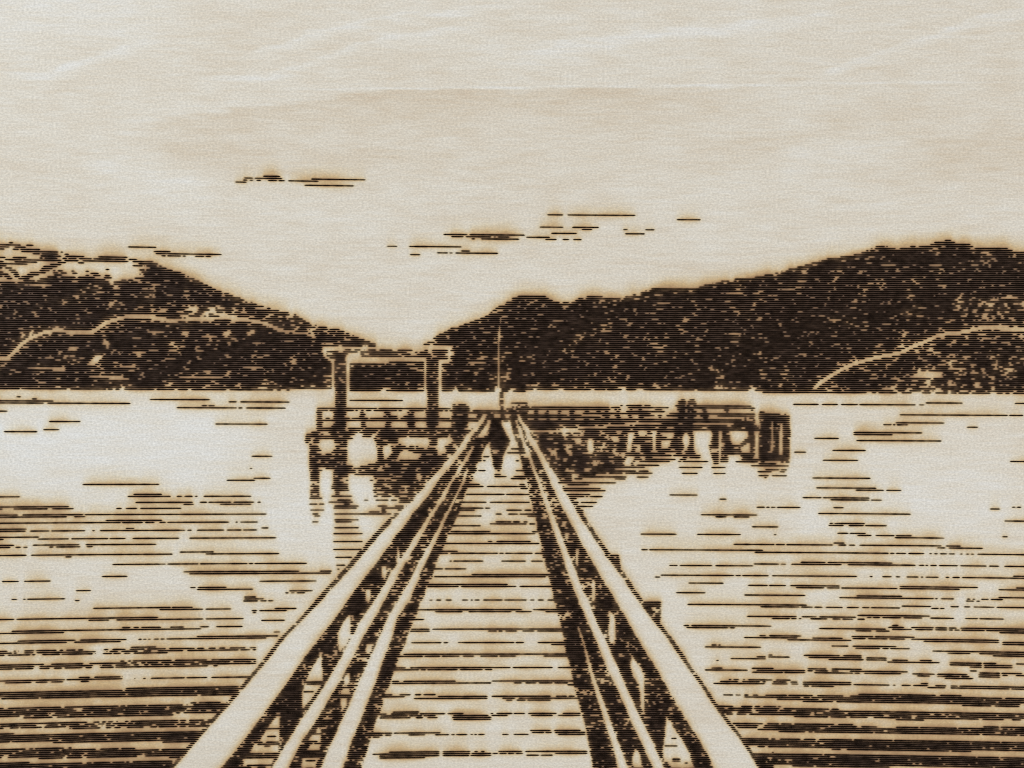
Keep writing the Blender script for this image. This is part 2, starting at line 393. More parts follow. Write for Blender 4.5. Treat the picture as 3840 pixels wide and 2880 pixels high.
for tile, tone, s in (('a', .85, "1450,812 1680,788 2074,788 2074,852 1500,852"), ('a', .8, "1540,962 1600,932 1760,938 1760,962"),
                ('a', .85, "1790,940 2074,933 2074,988 1790,982"), ('a', .88, "1500,1048 2074,1043 2074,1152 1600,1152 1530,1100"),
                ('a', .92, "1650,1215 2074,1213 2074,1292 1740,1284"), ('a', .92, "1720,1350 2074,1358 2074,1452 1790,1452"),
                ('a', .92, "1820,1512 2074,1498 2074,1690 1920,1690"),
                ('b', .97, "370,598 780,598 782,657 380,657"), ('b', .88, "0,588 330,588 350,652 150,652 0,637"),
                ('b', .82, "790,618 1150,618 1150,657 800,657"), ('b', .78, "1180,620 1420,620 1420,657 1200,657"),
                ('b', .85, "1390,638 1570,638 1560,677 1400,672"), ('b', .9, "1600,638 2212,633 2212,692 1950,690 1600,672"),
                ('b', .91, "0,713 480,708 1450,710 1960,733 2212,748 2212,822 2050,824 1580,812 650,797 300,777 0,747"),
                ('b', .89, "0,806 80,806 380,823 800,838 960,853 2060,858 2212,873 2180,937 1900,937 1200,937 930,917 0,902"),
                ('b', .91, "0,948 290,948 960,966 1000,983 2050,978 2212,998 2212,1077 2050,1072 1300,1057 360,1047 0,1017"),
                ('b', .91, "0,1073 480,1076 990,1088 2212,1103 2212,1197 1700,1197 700,1182 350,1167 0,1157"),
                ('b', .93, "0,1198 440,1203 1200,1213 1980,1223 2212,1268 2212,1350 0,1312"),
                ('b', .9, "40,1345 2212,1370 2212,1440 120,1420"), ('b', .9, "160,1450 2212,1470 2212,1560 240,1540")):
    F(WATER2, min(.97, tone + .05), tile, s, 3.2)
CB('b', "60-130,620,40 0-60,985,30 1280-1320,900,26 1700-1760,680,20 440-470,880,30")
CB('a', "1870-1890,1060,60")

# ---- gantry
C('J', "585,230 1682,230 1682,258 585,258")
line_poly('J', "596,232 596,310 640,346 672,362", 8)
line_poly('J', "1668,235 1668,358", 6.5)
F(GANTRY, .84, 'J', "612,258 1660,258 1660,326 1140,326 880,326 800,326 780,362 680,362 660,330 610,326")
C('J', "800,300 880,285 900,310 880,330 800,362 780,340")
C('J', "805,330 1450,330 1440,350 1170,350 1080,376 1000,366 805,364")
line_poly('J', "668,355 668,612", 6.5)
line_poly('J', "797,330 797,650", 9.5)
line_poly('J', "1463,335 1463,640", 9.5)
line_poly('J', "1591,345 1591,612", 8.0)
F(GANTRY, .9, 'J', "680,355 786,355 786,765 680,765")
F(GANTRY, .93, 'J', "1476,345 1580,345 1580,765 1476,765")
C('J', "1600,350 1670,340 1690,360 1610,370")
S(WATER1, 'J', "692:810-1265")

# ---- mast
line_poly('F', "936,370 920,500", 3)
line_poly('F', "920,500 912,700 910,1112", 5)
C('F', "890,1112 905,1090 930,1112 925,1140 890,1140")
F(MAST, .93, 'F', "920,1136 964,1136 968,1235 922,1235")

# ---- jetty, left platform
F(JETTY1, .88, 'K', "310,585 2212,585 2212,1640 1640,1659 1280,1659 1310,1480 1290,1390 860,1370 860,1659 560,1659 600,1480 590,1330 520,1290 450,1270 365,1340 360,1659 190,1659 185,850 130,850 105,810 105,760 115,700 155,655 300,645")
C('K', "385,790 590,790 605,900 545,990 500,1008 430,970 355,900")
C('K', "990,690 1090,690 1060,740 1270,768 1330,850 1340,1080 1335,1155 1130,1205 850,1228 862,800 960,770")
C('K', "1735,758 2212,758 2212,880 2150,905 1850,885 1760,840 1735,800")
C('K', "1480,890 1575,890 1600,990 1530,1075 1495,1110 1480,1000")
C('K', "1750,1030 1850,960 1900,1000 2140,1050 2090,1112 1990,1120 1745,1105")
CB('K', "390-550,700,34 545-620,1100,45 330-380,1150,90 1250-1370,700,26 1480-1540,1220,50 1420-1650,1450,34 1760-2180,1440,38 1350-1440,1300,80 1470-1600,1580,36 1690-1770,1580,30 1900-2100,1500,34 660-810,1450,34 1680-1780,1655,30")
S(JETTY1, 'K', "912:1910-2010;943:1830-2155;978:1900-2212;1010:2030-2125;1383:975-1290;1482:1225-1290;"
  "230:320-775,805-1355,1385-2212;262:325-510,530-945,990-1025,1090-1125,1170-1245,1295-1690,1730-1780,1905-2160;"
  "296:310-405,600-820,1065-1110,1475-1585,1885-1920,1950-2000;330:320-410,620-820,1075-1150,1515-1580,1890-1985;366:315-410,600-790,1055-1140,1460-1510,1545-1690,1815-1990;"
  "398:320-400,475-530,610-890,920-1200,1240-1500,1510-1720,1770-2212;433:305-2212;466:315-415,640-825,1085-1150,1510-1590,1885-2005;501:310-410,610-825,1085-1150,1505-1585,1885-2000;536:315-410,575-825,1090-1165,1505-1605,1895-2005;570:310-800,850-1110,1155-2212", keep=False)
S(JETTY1, 'Q', "1480:1935-2100;1555:1940-2040,2060-2120;1632:1945-2120", keep=False)
F(JETTY1, .8, 'P', "1161,1800 1199,1800 1198,1866 1161,1866")
S(JETTY1, 'S', "508:1970-2055;530:1995-2080;607:1975-2055", keep=False)
F(JETTY1, .84, 'T', "700,0 1490,0 1385,110 1335,170 1255,260 1195,330 1110,380 1040,350 1000,280 690,285 685,200 710,120")
CB('T', "740-930,45,34 1040-1170,150,26 840-920,150,26 1010-1150,235,16 1260-1330,90,22")
F(JETTY1, .9, 'T', "180,0 370,0 368,45 340,75 360,110 362,160 380,208 262,214 262,268 190,268 195,214 160,208 140,170 165,110 178,60")
S(JETTY1, 'T', "276:145-265,275-410;327:225-395;352:110-420;378:310-385;404:190-495;428:170-475;478:630-775,800-855;503:190-925;580:190-495;606:195-410;680:190-275,290-500;757:180-550;857:180-420,440-545;958:180-520;1060:205-410;1184:210-225,250-325;1232:225-245;327:575-620,725-890,920-1000,1030-1210;352:1020-1180;404:750-870,970-1080,1115-1135;428:800-1090;453:795-850,1010-1060", keep=False)
S(WATER1, 'T', "1262:0-150")

# between gantry and walkway
F(JETTY1, .9, 'L', "0,585 1005,585 870,700 790,850 680,1000 530,1150 405,1300 270,1440 160,1540 100,1659 0,1659")
C('L', "0,760 185,760 215,870 135,965 0,925")
C('L', "400,755 595,745 630,800 550,850 460,900 505,980 395,1045 385,900")
C('L', "0,1022 90,1032 0,1110")
CB('L', "360-450,605,36 0-100,1450,50 560-600,720,60")
F(BYSTAND, .93, 'L', "690,190 750,165 850,165 920,205 940,270 905,350 900,580 600,580 600,300 575,270 620,235 620,165 680,165")
S(JETTY1, 'L', "237:0-175,215-275,320-600;268:0-130,170-470,500-545,975-1440;304:165-390,865-1290;336:185-390;373:185-405;405:0-590,690-1030;440:0-590,605-1090;472:185-380;508:185-385;541:195-330;575:0-560", keep=False)
S(JETTY1, 'L', "912:0-0;943:0-130;978:0-180", keep=False)

# ---- jetty, right platform
S(JETTY2, 'M', "205:0-120,160-1490,1520-1670,1690-1730,1785-2060,2115-2212;240:0-1510,1585-1625,1655-1700,1825-2095;"
  "273:0-95,195-270,410-455,610-665,815-895,1070-1150,1280-1340,1430-1480,1630-1680,1850-1885,2010-2050;309:0-80,195-260,385-445,610-650,815-885,1045-1150,1265-1340,1425-1480,1580-1680,1795-2212;"
  "341:0-690,720-770,815-1020,1050-1780,1790-2212;375:0-1350,1380-1510,1595-1680,1825-1880,2000-2060;"
  "408:30-90,200-270,415-465,615-670,830-890,1055-1145,1285-1350,1430-1500,1630-1700,1845-1885,2000-2095;443:0-70,170-270,385-465,600-665,810-865,1035-1145,1245-2212;476:30-1960,2010-2212;"
  "510:20-1480,1520-1760;543:50-920,980-1240,1310-1390,1850-1890,1935-2212;578:140-200,260-945,1465-2212;610:95-430,450-490,520-630,970-1860,1900-2212", keep=False)
F(JETTY2, .93, 'M', "20,470 900,470 930,560 940,590 620,590 560,620 90,620")
F(JETTY2, .87, 'M', "95,632 560,632 800,640 860,690 890,640 1030,632 2212,632 2212,1160 1945,1165 1880,1210 2212,1225 2110,1255 1600,1262 1590,1300 1960,1330 2212,1330 2212,1362 1280,1365 1260,1390 900,1400 860,1430 1090,1450 850,1470 850,1500 1180,1510 1160,1560 800,1560 790,1600 700,1600 640,1480 540,1340 480,1240 390,1120 330,1000 250,860 170,740")
C('M', "2015,640 2120,640 2105,695 2030,700")
C('M', "1148,768 1190,768 1200,900 1192,1010 1165,1045 1138,900")
C('M', "1828,680 1882,680 1872,850 1852,975 1815,995 1828,850")
C('M', "925,760 1000,785 985,855 930,840")
C('M', "1535,738 1640,738 1655,812 1590,815")
C('M', "1565,985 1645,1000 1630,1055")
C('M', "1825,1070 1925,1070 1855,1150 1842,1212 1775,1222")
C('M', "475,960 550,960 575,1035 545,1030")
C('M', "755,940 830,990 845,1045 800,1025")
C('M', "1085,1268 1155,1268 1150,1312 1090,1312")
C('M', "875,1378 960,1390 935,1432 868,1425")
C('M', "2050,868 2092,880 2005,985 1955,965")
C('M', "2025,1078 2112,1078 2085,1115")
CB('M', "1280-1340,1140,36 1500-1580,1145,30 700-760,1150,36 1330-1390,975,45 400-530,775,30 870-960,700,60 990-1060,690,50")
S(JETTY2, 'M', "1415:970-1790;1448:1600-1770;1415:1975-2170;1515:610-1610;1615:690-1340;1648:700-1430;1250:450-2110;1318:1160-1950,2000-2175", keep=False)
S(JETTY2, 'V', "175:1060-1560;200:1080-1620;250:1100-1420;272:1130-1350,1370-1400,1420-1580;298:1150-1250;324:1160-1210;350:1170-1280,1310-1510;374:1190-1260;400:1210-1240;424:1225-1455;450:1235-1340;472:1250-1335;498:1265-1330;522:1285-1330;548:1290-1370", keep=False)
S(JETTY2, 'N', "62:535-580,650-710;86:500-600,625-720;109:500-600,620-730;138:455-585,610-640,700-1440;162:65-370,480-1430;187:0-45,200-280,480-580,615-695,810-860,1090-1150,1420-1490;212:235-285,505-585,620-650,670-735,820-865,1115-1145,1435-1450;237:0-320,385-1490;261:0-185,230-280,345-730,775-890,1005-1410;288:240-275,500-570,620-700,820-885,1350-1370,1405-1490;313:0-50,190-300,325-365,390-480,500-530,555-580,620-700,810-885,1350-1370,1420-1480;338:0-1310,1460-1485;363:0-1490;388:280-490,560-680,1220-1480;412:0-1130,1180-1540;437:0-200,250-350,440-590,610-800,865-1320,1360-1540;462:0-1540;"
  "765:60-320,470-550,600-720;790:0-90,120-405,430-780;814:70-160,560-605,640-775;838:0-20,75-280,300-460,520-590;863:0-50,75-385,500-530,560-885;912:0-80,100-250;938:0-65,510-800;985:0-110;1010:0-165;1016:540-745;1062:0-110", keep=False)
F(JETTY2, .88, 'N', "0,478 160,478 160,730 100,750 0,750")
C('N', "20,490 80,480 60,520 0,540")
F(JETTY2, .92, 'N', "210,478 690,478 700,560 695,700 720,760 640,755 600,750 210,745 205,620")
C('N', "300,490 425,490 430,540 390,565 330,525")
C('N', "290,590 385,605 375,660 312,705 288,690")
C('N', "600,500 622,560 622,640 600,692 568,620 568,560")
F(JETTY2, .92, 'N', "930,478 1025,478 1020,870 950,880 920,790 885,650 920,590 935,540")
C('N', "930,710 985,705 990,740 940,745")
F(JETTY2, .95, 'N', "1060,478 1165,478 1180,600 1205,650 1290,650 1330,600 1400,555 1395,478 1490,478 1492,790 1380,795 1360,775 1150,770 1145,870 1040,872 1050,650")
C('N', "1412,640 1322,700 1340,742 1412,758")
C('N', "1050,625 1095,640 1080,655 1045,660")
S(JETTY2, 'N', "795:1300-1350,1370-1480;816:1330-1460;890:955-1015;942:935-1110;1016:955-1110", keep=False)

F(DOLPHIN, .95, 'N', "1535,238 1890,238 1895,258 1945,260 1952,500 1945,830 1530,835 1528,560 1560,400 1535,300")
line_poly('N', "1718,345 1712,500 1708,725", 4.2)
line_poly('N', "1832,380 1828,770", 10)
line_poly('N', "1515,100 1512,260 1535,400", 8)
S(DOLPHIN, 'N', "215:1555-1610;845:1320-1385,1405-1435,1455-1930;868:1240-1530,1560-1620,1820-1860,1885-1940;892:1545-1770;918:1440-1925;968:1625-1800,1830-1895;994:1525-1705,1810-1870;1045:1535-1660,1715-1905;1069:1610-1635", keep=False)
S(WATER2, 'N', "120:1990-2212")

# ---- meeting of railings, jetty and mast
S(JETTY2, 'L', "138:1640-1925;172:1760-1800,1885-1910;205:1660-1700,1720-1750,1810-1965,2000-2212;240:1565-1680,1720-2212;270:1590-1655,1685-1750,1780-1940,2040-2110;305:1335-1920,2040-2100;340:1650-1740,1790-2212;375:1610-1745,1795-2212;405:1540-1760,1870-1930,2045-2110;440:1505-1630,1650-1700,1720-1770,1820-1915,2010-2110", keep=False)
S(JETTY1, 'L', "340:1070-1200,1240-1350;375:1050-1150,1225-1350;405:1055-1150", keep=False)
F(MAST, .93, 'L', "1440,60 1520,60 1530,300 1450,300")
S(MAST, 'L', "270:1430-1555;340:1460-1530;375:1460-1540", keep=False)

# ---- walkway and railings
deck_l = "1600:1846 1635:1846 1655:1838 1664:1826 1682:1818 1697:1812 1710:1807 1730:1807 1740:1784 1749:1787 1764:1788 1782:1777 1799:1774 1818:1755 1838:1750 1867:1738 1896:1730 1925:1721 1954:1706 1977:1698 2006:1677 2035:1674 2064:1657 2093:1645 2121:1634 2150:1625 2171:1620 2200:1599 2229:1593 2249:1585 2259:1574 2298:1566 2336:1547 2367:1535 2414:1520 2452:1500 2491:1489 2529:1473 2568:1462 2606:1439 2645:1435 2684:1419 2722:1404 2741:1401 2799:1382 2880:1355 3130:1275"
deck_r = "1578:1911 1604:1918 1621:1923 1643:1929 1664:1938 1675:1942 1697:1946 1714:1951 1725:1951 1743:1958 1758:1957 1773:1966 1782:1966 1795:1977 1809:1976 1838:1985 1867:1985 1896:1997 1925:2000 1945:2008 1968:2014 1988:2014 2011:2023 2035:2029 2058:2031 2081:2031 2104:2040 2127:2049 2156:2052 2171:2060 2200:2069 2226:2073 2255:2075 2259:2079 2298:2090 2356:2106 2414:2117 2452:2121 2491:2137 2549:2148 2587:2156 2626:2168 2664:2177 2722:2195 2761:2202 2819:2212 2880:2223 3130:2270"


def edge(s):
    return [(float(p.split(':')[1]), float(p.split(':')[0])) for p in s.split()]


h1l, h1r = band("1552:1815-1827 1575:1799-1816 1605:1778-1794 1632:1749-1772 1664:1731-1752 1697:1708-1731 1730:1675-1705 1762:1648-1677 1792:1619-1651 1838:1582-1619 1852:1574-1612 1896:1529-1573 1925:1501-1547 1954:1473-1530 1983:1446-1507 2011:1420-1481 2026:1407-1472 2055:1382-1452 2098:1345-1420 2127:1320-1400 2156:1293-1374 2185:1267-1353 2214:1238-1330 2243:1214-1310 2317:1143-1258 2394:1068-1197 2471:1008-1137 2549:942-1085 2626:876-1027 2703:806-969 2734:778-946 2780:738-911 2880:653-828")
m1 = band("1675:1772-1779 1697:1756-1768 1730:1737-1751 1751:1720-1734 1773:1712-1722 1795:1696-1705 1816:1680-1692 1838:1668-1682 1852:1660-1675 1896:1634-1648 1925:1614-1628 1954:1596-1611 1983:1576-1596 2011:1555-1579 2040:1541-1565 2069:1521-1544 2098:1501-1530 2127:1481-1510 2156:1460-1495 2185:1447-1478 2214:1429-1462 2243:1411-1446 2317:1359-1405 2394:1316-1359 2471:1276-1320 2549:1231-1278 2626:1181-1231 2703:1127-1185 2780:1079-1131 2880:1019-1081")
k1 = band("1760:1752-1759 1773:1740-1752 1795:1736-1747 1816:1729-1739 1838:1718-1727 1852:1711-1719 1896:1689-1698 1925:1672-1681 1954:1656-1669 1983:1644-1657 2011:1625-1643 2040:1610-1628 2069:1595-1617 2098:1577-1602 2127:1560-1588 2156:1547-1572 2185:1533-1565 2214:1515-1550 2243:1499-1541 2317:1453-1490 2394:1420-1469 2471:1386-1438 2549:1351-1412 2626:1316-1382 2703:1282-1351 2780:1244-1318 2880:1204-1285")
h2l, h2r = band("1556:1940-1948 1575:1945-1957 1593:1957-1970 1606:1962-1984 1621:1970-1985 1643:1979-1996 1664:1989-2009 1697:2010-2027 1740:2032-2053 1784:2055-2082 1809:2063-2092 1838:2078-2113 1867:2092-2133 1896:2104-2150 1925:2121-2167 1954:2136-2185 1983:2153-2205 2011:2167-2222 2040:2182-2243 2069:2199-2263 2098:2218-2284 2127:2234-2305 2156:2250-2327 2185:2267-2347 2214:2286-2364 2243:2304-2387 2317:2347-2440 2394:2391-2503 2433:2413-2529 2471:2439-2555 2510:2464-2583 2549:2486-2612 2587:2508-2638 2626:2529-2663 2664:2551-2690 2703:2575-2718 2741:2600-2750 2780:2625-2779 2819:2648-2806 2880:2678-2844")
m2 = band("1578:1933-1939 1593:1939-1944 1610:1943-1955 1632:1948-1961 1654:1957-1967 1675:1966-1976 1697:1972-1987 1719:1982-1993 1740:1990-2000 1762:1996-2007 1784:2006-2018 1805:2014-2026 1838:2025-2037 1867:2035-2051 1896:2045-2063 1925:2054-2073 1954:2063-2084 1983:2072-2097 2011:2083-2107 2040:2092-2118 2069:2104-2129 2098:2114-2141 2127:2122-2153 2156:2132-2165 2185:2142-2174 2214:2153-2186 2243:2167-2202 2317:2197-2231 2356:2216-2248 2394:2234-2266 2433:2247-2285 2471:2262-2303 2510:2278-2320 2549:2299-2336 2587:2316-2354 2626:2334-2371 2664:2350-2389 2703:2366-2408 2741:2385-2428 2780:2404-2446 2819:2421-2462 2880:2450-2490")
k2 = band("2345:2164-2168 2414:2187-2193 2452:2195-2203 2510:2208-2220 2549:2219-2232 2587:2230-2247 2626:2241-2261 2664:2254-2275 2703:2266-2289 2741:2278-2302 2780:2292-2317 2819:2303-2333 2880:2317-2355")

dl, dr = edge(deck_l), edge(deck_r)
clear_pts([(1890, 1590)] + dl + dr[::-1])           # bare planks
fill_pts(RAIL1, .90, h1r + dl[::-1])
fill_pts(RAIL2, .90, dr + h2l[::-1])
for l, r in (m1, k1, m2, k2, (h1l, h1r), (h2l, h2r)):
    clear_pts(l + r[::-1])
C('L', "1240,430 1285,450 1285,505 1240,600 1170,700 1130,745 1055,745 1095,690 1165,590 1230,500")
F(RAIL1, .95, 'L', "1225,450 1255,440 1235,500 1165,590 1095,690 1055,745 1050,690 1120,570 1190,470")
# thin dark edges outside the handrails
i0 = [i for i, p in enumerate(h1l) if p[1] >= 1925][0]
q = h1l[i0:]
fill_pts(RAIL1, .97, [(x - (24 if yy < 2300 else 19), yy) for x, yy in q] + q[::-1])
i0 = [i for i, p in enumerate(h2r) if p[1] >= 1896][0]
q = h2r[i0:]
fill_pts(RAIL2, .97, q + [(x + (20 if yy < 2500 else 17), yy) for x, yy in q[::-1]])
F(RAIL2, .95, 'V', "1610,1035 1800,1035 1812,1110 1835,1240 1880,1320 1800,1240 1700,1130")
F(RAIL2, .84, 'a', "790,46 985,46 987,190 972,250 1062,375 1010,330 900,180")
# bare windows between posts and braces
for t, s in (('T', "1008,918 1030,1000 1030,1080 998,1112 1008,1000"), ('T', "798,1188 852,1188 862,1270 842,1362 808,1330 810,1250"),
             ('T', "598,1488 652,1488 657,1600 622,1662 588,1622"),
             ('Y', "1378,158 1387,250 1382,370 1340,450 1280,535 1263,420 1270,330 1320,240"),
             ('Y', "1105,558 1112,812 948,812 1010,690 1060,610"), ('Y', "948,828 1102,850 1000,990 918,1084 918,930"),
             ('Y', "690,1146 692,1402 498,1402 590,1260 640,1190"), ('Y', "450,1428 682,1428 682,1512 408,1522"), ('Y', "350,1568 642,1566 622,1612 340,1642"),
             ('Y', "1560,438 1592,480 1592,512 1550,562 1528,510 1548,460"), ('Y', "1370,738 1377,832 1340,862 1318,800 1348,750"),
             ('Y', "1290,898 1372,890 1382,940 1290,952"), ('Y', "1290,980 1352,980 1342,1050 1300,1122"), ('Y', "1080,1253 1097,1312 1048,1322 1068,1270"),
             ('Y', "1000,1348 1092,1340 1092,1402 968,1402"), ('Y', "1000,1440 1092,1430 1082,1492 948,1492"), ('Y', "918,1558 1092,1550 1050,1622 1040,1662 908,1662"),
             ('V', "1118,758 1152,758 1142,810 1120,872 1108,800"), ('V', "1248,958 1277,970 1272,1100 1260,1202 1238,1100 1243,1000"),
             ('V', "1463,1368 1492,1380 1492,1600 1482,1642 1453,1622 1448,1420"),
             ('a', "468,118 500,150 543,220 537,330 525,465 488,440 468,330 484,230"),
             ('a', "700,565 740,630 792,690 817,770 822,960 816,1115 788,1082 783,970 768,850 708,760 683,670"),
             ('a', "1035,1156 1090,1240 1130,1310 1200,1400 1260,1530 1295,1664 1090,1664 1008,1560 1008,1450 1023,1320"),
             ('a', "730,1466 772,1520 793,1620 783,1664 708,1642 708,1550")):
    clear_pts(pts_of(t, s))
S(WATER1, 'Y', "825:950-1100;847:960-1060;912:930-1020;1285:560-690;1360:580-660;1420:480-690;1438:550-600;1540:340-640;1635:380-620;1595:950-1040", keep=False)
S(WATER2, 'a', "1365:1080-1130;1440:1020-1140;1568:1090-1170;1586:1090-1170;1605:1215-1240", keep=False)
# walking figure
F(PERSON, .995, 'L', "1300,400 1480,400 1495,470 1480,500 1510,580 1540,640 1580,700 1615,740 1630,800 1620,870 1570,920 1540,1000 1500,1060 1492,1280 1440,1325 1370,1312 1330,1250 1320,1130 1300,1050 1282,950 1270,870 1290,790 1250,760 1255,600 1290,480")
S(PERSON, 'L', "405:1225-1540;1385:1370-1465;1415:1370-1565", keep=False)
C('L', "1340,975 1420,965 1430,985 1350,1005")

# planks: burnt gaps
S(DECK, 'L', "1080:1165-1270;1150:1160-1200;1310:1075-1190;943:1640-1780;1012:1570-1830;1150:1720-1780;1315:1720-1880;1415:1700-1900;1450:1650-1900;1550:885-1100;1585:800-1170,1235-1480,1500-1900")
S(DECK, 'T', "250:1890-2090;350:1850-2150;425:1800-2115,2140-2200;450:1800-2010;525:1780-2090;652:1720-2085;750:1690-2080;775:1650-1940,1960-2080;900:1640-2080;1000:1580-1780;1025:1550-1655,1690-2080;1125:1680-1710,1730-2115;1222:1480-1600,1615-1890;1300:1970-2080;1325:1480-2080;1425:1400-2080;1450:1400-1790,1830-2080;1622:1425-1460,1505-1575,1635-1710,1845-1920,1950-1970,2000-2070")
S(DECK, 'V', "125:515-575;175:530-610;248:0-320,340-630;350:135-640;425:65-130;450:345-545,580-670;523:200-285,370-485,510-690;548:620-720;622:205-405,430-510,570-620;650:135-600,640-720;748:0-135,680-760;770:0-520,530-720;873:110-150,220-655;897:0-770;1022:0-230,260-300,330-385,400-680,710-800;1122:0-45,285-340,350-595,665-810;1300:0-870;1321:0-850;1418:0-350;1443:0-470,515-920;1615:45-290,320-600,655-700,755-830,880-950")
S(DECK, 'Z', "118:440-1440,1550-1780;137:600-860,930-1340,1390-1540,1680-1790;213:400-490;304:370-545,570-1110,1115-1830;324:360-550,1120-1200,1220-1260,1280-1400,1450-1560,1590-1830;434:370-655,685-720,830-1365,1385-1465,1600-1860;449:1730-1850;545:290-1450;564:260-485,500-545,560-620,630-650,670-840,870-980,1040-1210,1225-1390;558:1460-1880;577:1660-1880;678:210-310,360-1165;697:200-440,460-510,530-820,845-1060,1090-1150;690:1170-1280,1290-1335,1355-1505,1515-1745,1795-1910;810:180-250,290-795;830:180-1140;820:1150-1940;838:1370-1440,1480-1580,1610-1740,1760-1890;854:1890-1950;955:110-180,260-360,405-460,490-605,630-1105,1150-1720,1780-1880,1900-1960;975:90-300,400-800,810-1110,1260-1380,1410-1720,1730-1980;992:1290-1350,1400-1480,1500-1720;1114:190-440;1132:60-130,170-430,450-700,720-870;1151:70-330,350-470,490-600,780-1120;1168:60-360,420-480,530-620,770-1140;1184:780-1140;1136:1140-1165,1200-1350,1370-1470,1510-1780,1845-2010;1155:1150-1300,1540-1740,1800-1830,1840-2010;1318:0-180,205-645;1337:0-90,120-170,345-500,600-645;1329:655-705,715-735,760-790,810-915,950-970,985-1005,1020-1080,1260-1310,1370-1505;1300:1530-1720,1760-2010;1318:1545-1660,1680-1730,1770-2060;1337:1800-2060;1358:0-60;1498:150-640,680-935,1760-2080;1516:0-640,680-940,960-1145,1770-2080;1534:60-360,365-640,680-930,950-1140;1551:60-360,370-500;1495:985-1010,1055-1075;1506:1220-1445,1480-1750;1526:1160-1210,1230-1290,1310-1370,1385-1450,1490-1610,1630-1740")

# ------------------------------------------------------------------ groove widths
burn[:2] = False; burn[-2:] = False; burn[:, :2] = False; burn[:, -2:] = False
left = np.zeros((NR, NC), np.float32); right = np.zeros((NR, NC), np.float32)
acc = np.zeros(NR, np.float32)
for c in range(NC):
    acc = np.where(burn[:, c], acc + 1, 0); left[:, c] = acc
acc = np.zeros(NR, np.float32)
for c in range(NC - 1, -1, -1):
    acc = np.where(burn[:, c], acc + 1, 0); right[:, c] = acc
d = np.minimum(left, right)
HALF = 2.95
wob = smooth_noise(2.0, 0.0)
DENS = np.minimum(1, 1.15 * blur(burn.astype(np.float32), gk(2.0), np.ones(5) / 5))   # lines side by side burn wider
hw = np.where(burn, HALF * (.86 + .16 * DENS) * np.minimum(1.0, np.sqrt(np.maximum(d - .45, 0) * DX / 5.0)) * (1 + .10 * wob), 0.0)
hw = np.clip(np.where((owner >= GANTRY) & (owner < PERSON), .92, 1.0) * hw, 0, 3.55)

# ------------------------------------------------------------------ scorch: heat and smoke stain round the burnt lines
j = np.arange(-9, 10)
bf = burn.astype(np.float32)
smoke = np.where(j <= 0, np.exp(-np.abs(j) / 2.5), np.exp(-np.abs(j) / 1.1)); smoke /= smoke.sum()   # drifts up the board
near = np.where(np.abs(j) <= 3, np.exp(-np.abs(j) / .9), 0); near /= near.sum()
heat = bf * (0.35 + 0.65 * np.clip(d * DX / 45.0, 0, 1))       # short dashes stay cooler
smk = 1.5 * blur(heat, gk(2.0), smoke)
smk *= np.clip(1 + .22 * smooth_noise(6, 2.0) + .08 * smooth_noise(1.2, .8), .6, 1.5)
edge_char = blur(bf, gk(.8), np.array([.08, .84, .08]))
crowd = np.clip((blur(bf, gk(4.0), gk(2.2)) - .55) / .35, 0, 1)      # soot where lines crowd together
scorch = 0.68 * (1 - np.exp(-2.9 * smk)) + 0.20 * edge_char + 0.18 * crowd

# ------------------------------------------------------------------ figure of the veneer: paler and browner streaks
fig = .03 * smooth_noise(60, 9) + .045 * smooth_noise(12, .9)


rag = smooth_noise(14, .8)


def streak(pts, w_up, w_dn, amt, wave=1.0):
    """A streak along a polyline: crisp above, fading below (drawing units)."""
    global fig
    px = [p[0] for p in pts]; py = [p[1] for p in pts]
    yc = np.interp(XX, px, py) + wave * (4 * np.sin(XX / 140.0) + 3 * np.sin(XX / 61.0 + 1.0))
    L = px[-1] - px[0]
    fade = np.clip((XX - px[0]) / (.12 * L), 0, 1) * np.clip((px[-1] - XX) / (.25 * L), 0, 1)
    dlt = YY - yc + 6 * wave * rag
    prof = np.where(dlt < 0, np.exp(-(dlt / w_up) ** 2), np.exp(-(dlt / w_dn) ** 2))
    fig = fig + .44 * amt * prof * fade


streak([(480, 480), (900, 410), (1500, 345), (2300, 335), (3000, 330)], 8, 150, .62)
streak([(480, 545), (800, 560), (1300, 560), (1700, 600)], 20, 90, .25)
streak([(900, 335), (1600, 332), (2600, 322), (3500, 310), (4100, 305)], 4, 4, -.8, .15)
streak([(880, 225), (1150, 125), (1500, 60), (1900, 20)], 8, 26, -.6)
streak([(1850, 220), (2200, 150), (2500, 120), (2900, 80), (3300, 10)], 8, 34, -.6)
streak([(700, 310), (1000, 285), (1400, 150), (1900, 90)], 7, 18, -.55)
streak([(0, 270), (200, 262), (420, 190), (600, 140)], 8, 24, -.6)
streak([(1100, 250), (1300, 130), (1700, 90), (2300, 110)], 30, 45, .18)
streak([(2450, 640), (2700, 540), (3000, 470), (3300, 380), (3700, 350)], 10, 110, .22)
streak([(2900, 300), (3200, 270), (3500, 220)], 8, 16, .3)
streak([(3300, 560), (3600, 520), (4100, 480)], 10, 160, .28)
streak([(2900, 600), (3200, 560), (3500, 560)], 50, 60, -.35)
streak([(3000, 300), (3300, 200), (3700, 60), (4000, 0)], 8, 30, -.5)
streak([(1400, 770), (1700, 790), (2100, 740), (2500, 640)], 40, 100, .14)
streak([(300, 620), (600, 640), (850, 700)], 60, 160, -.35)
streak([(-200, 1600), (400, 1650), (1100, 1600)], 160, 220, -.8)
streak([(2900, 1950), (3300, 1850), (4000, 1900)], 200, 200, -.55)
streak([(900, 2000), (1150, 1900), (1500, 1950)], 120, 120, -.55)
streak([(-200, 60), (300, 40), (800, 60)], 200, 160, -.5)

# ------------------------------------------------------------------ materials
def nodes_of(name):
    m = bpy.data.materials.new(name)
    m.use_nodes = True
    nt = m.node_tree
    return m, nt, nt.nodes["Principled BSDF"]


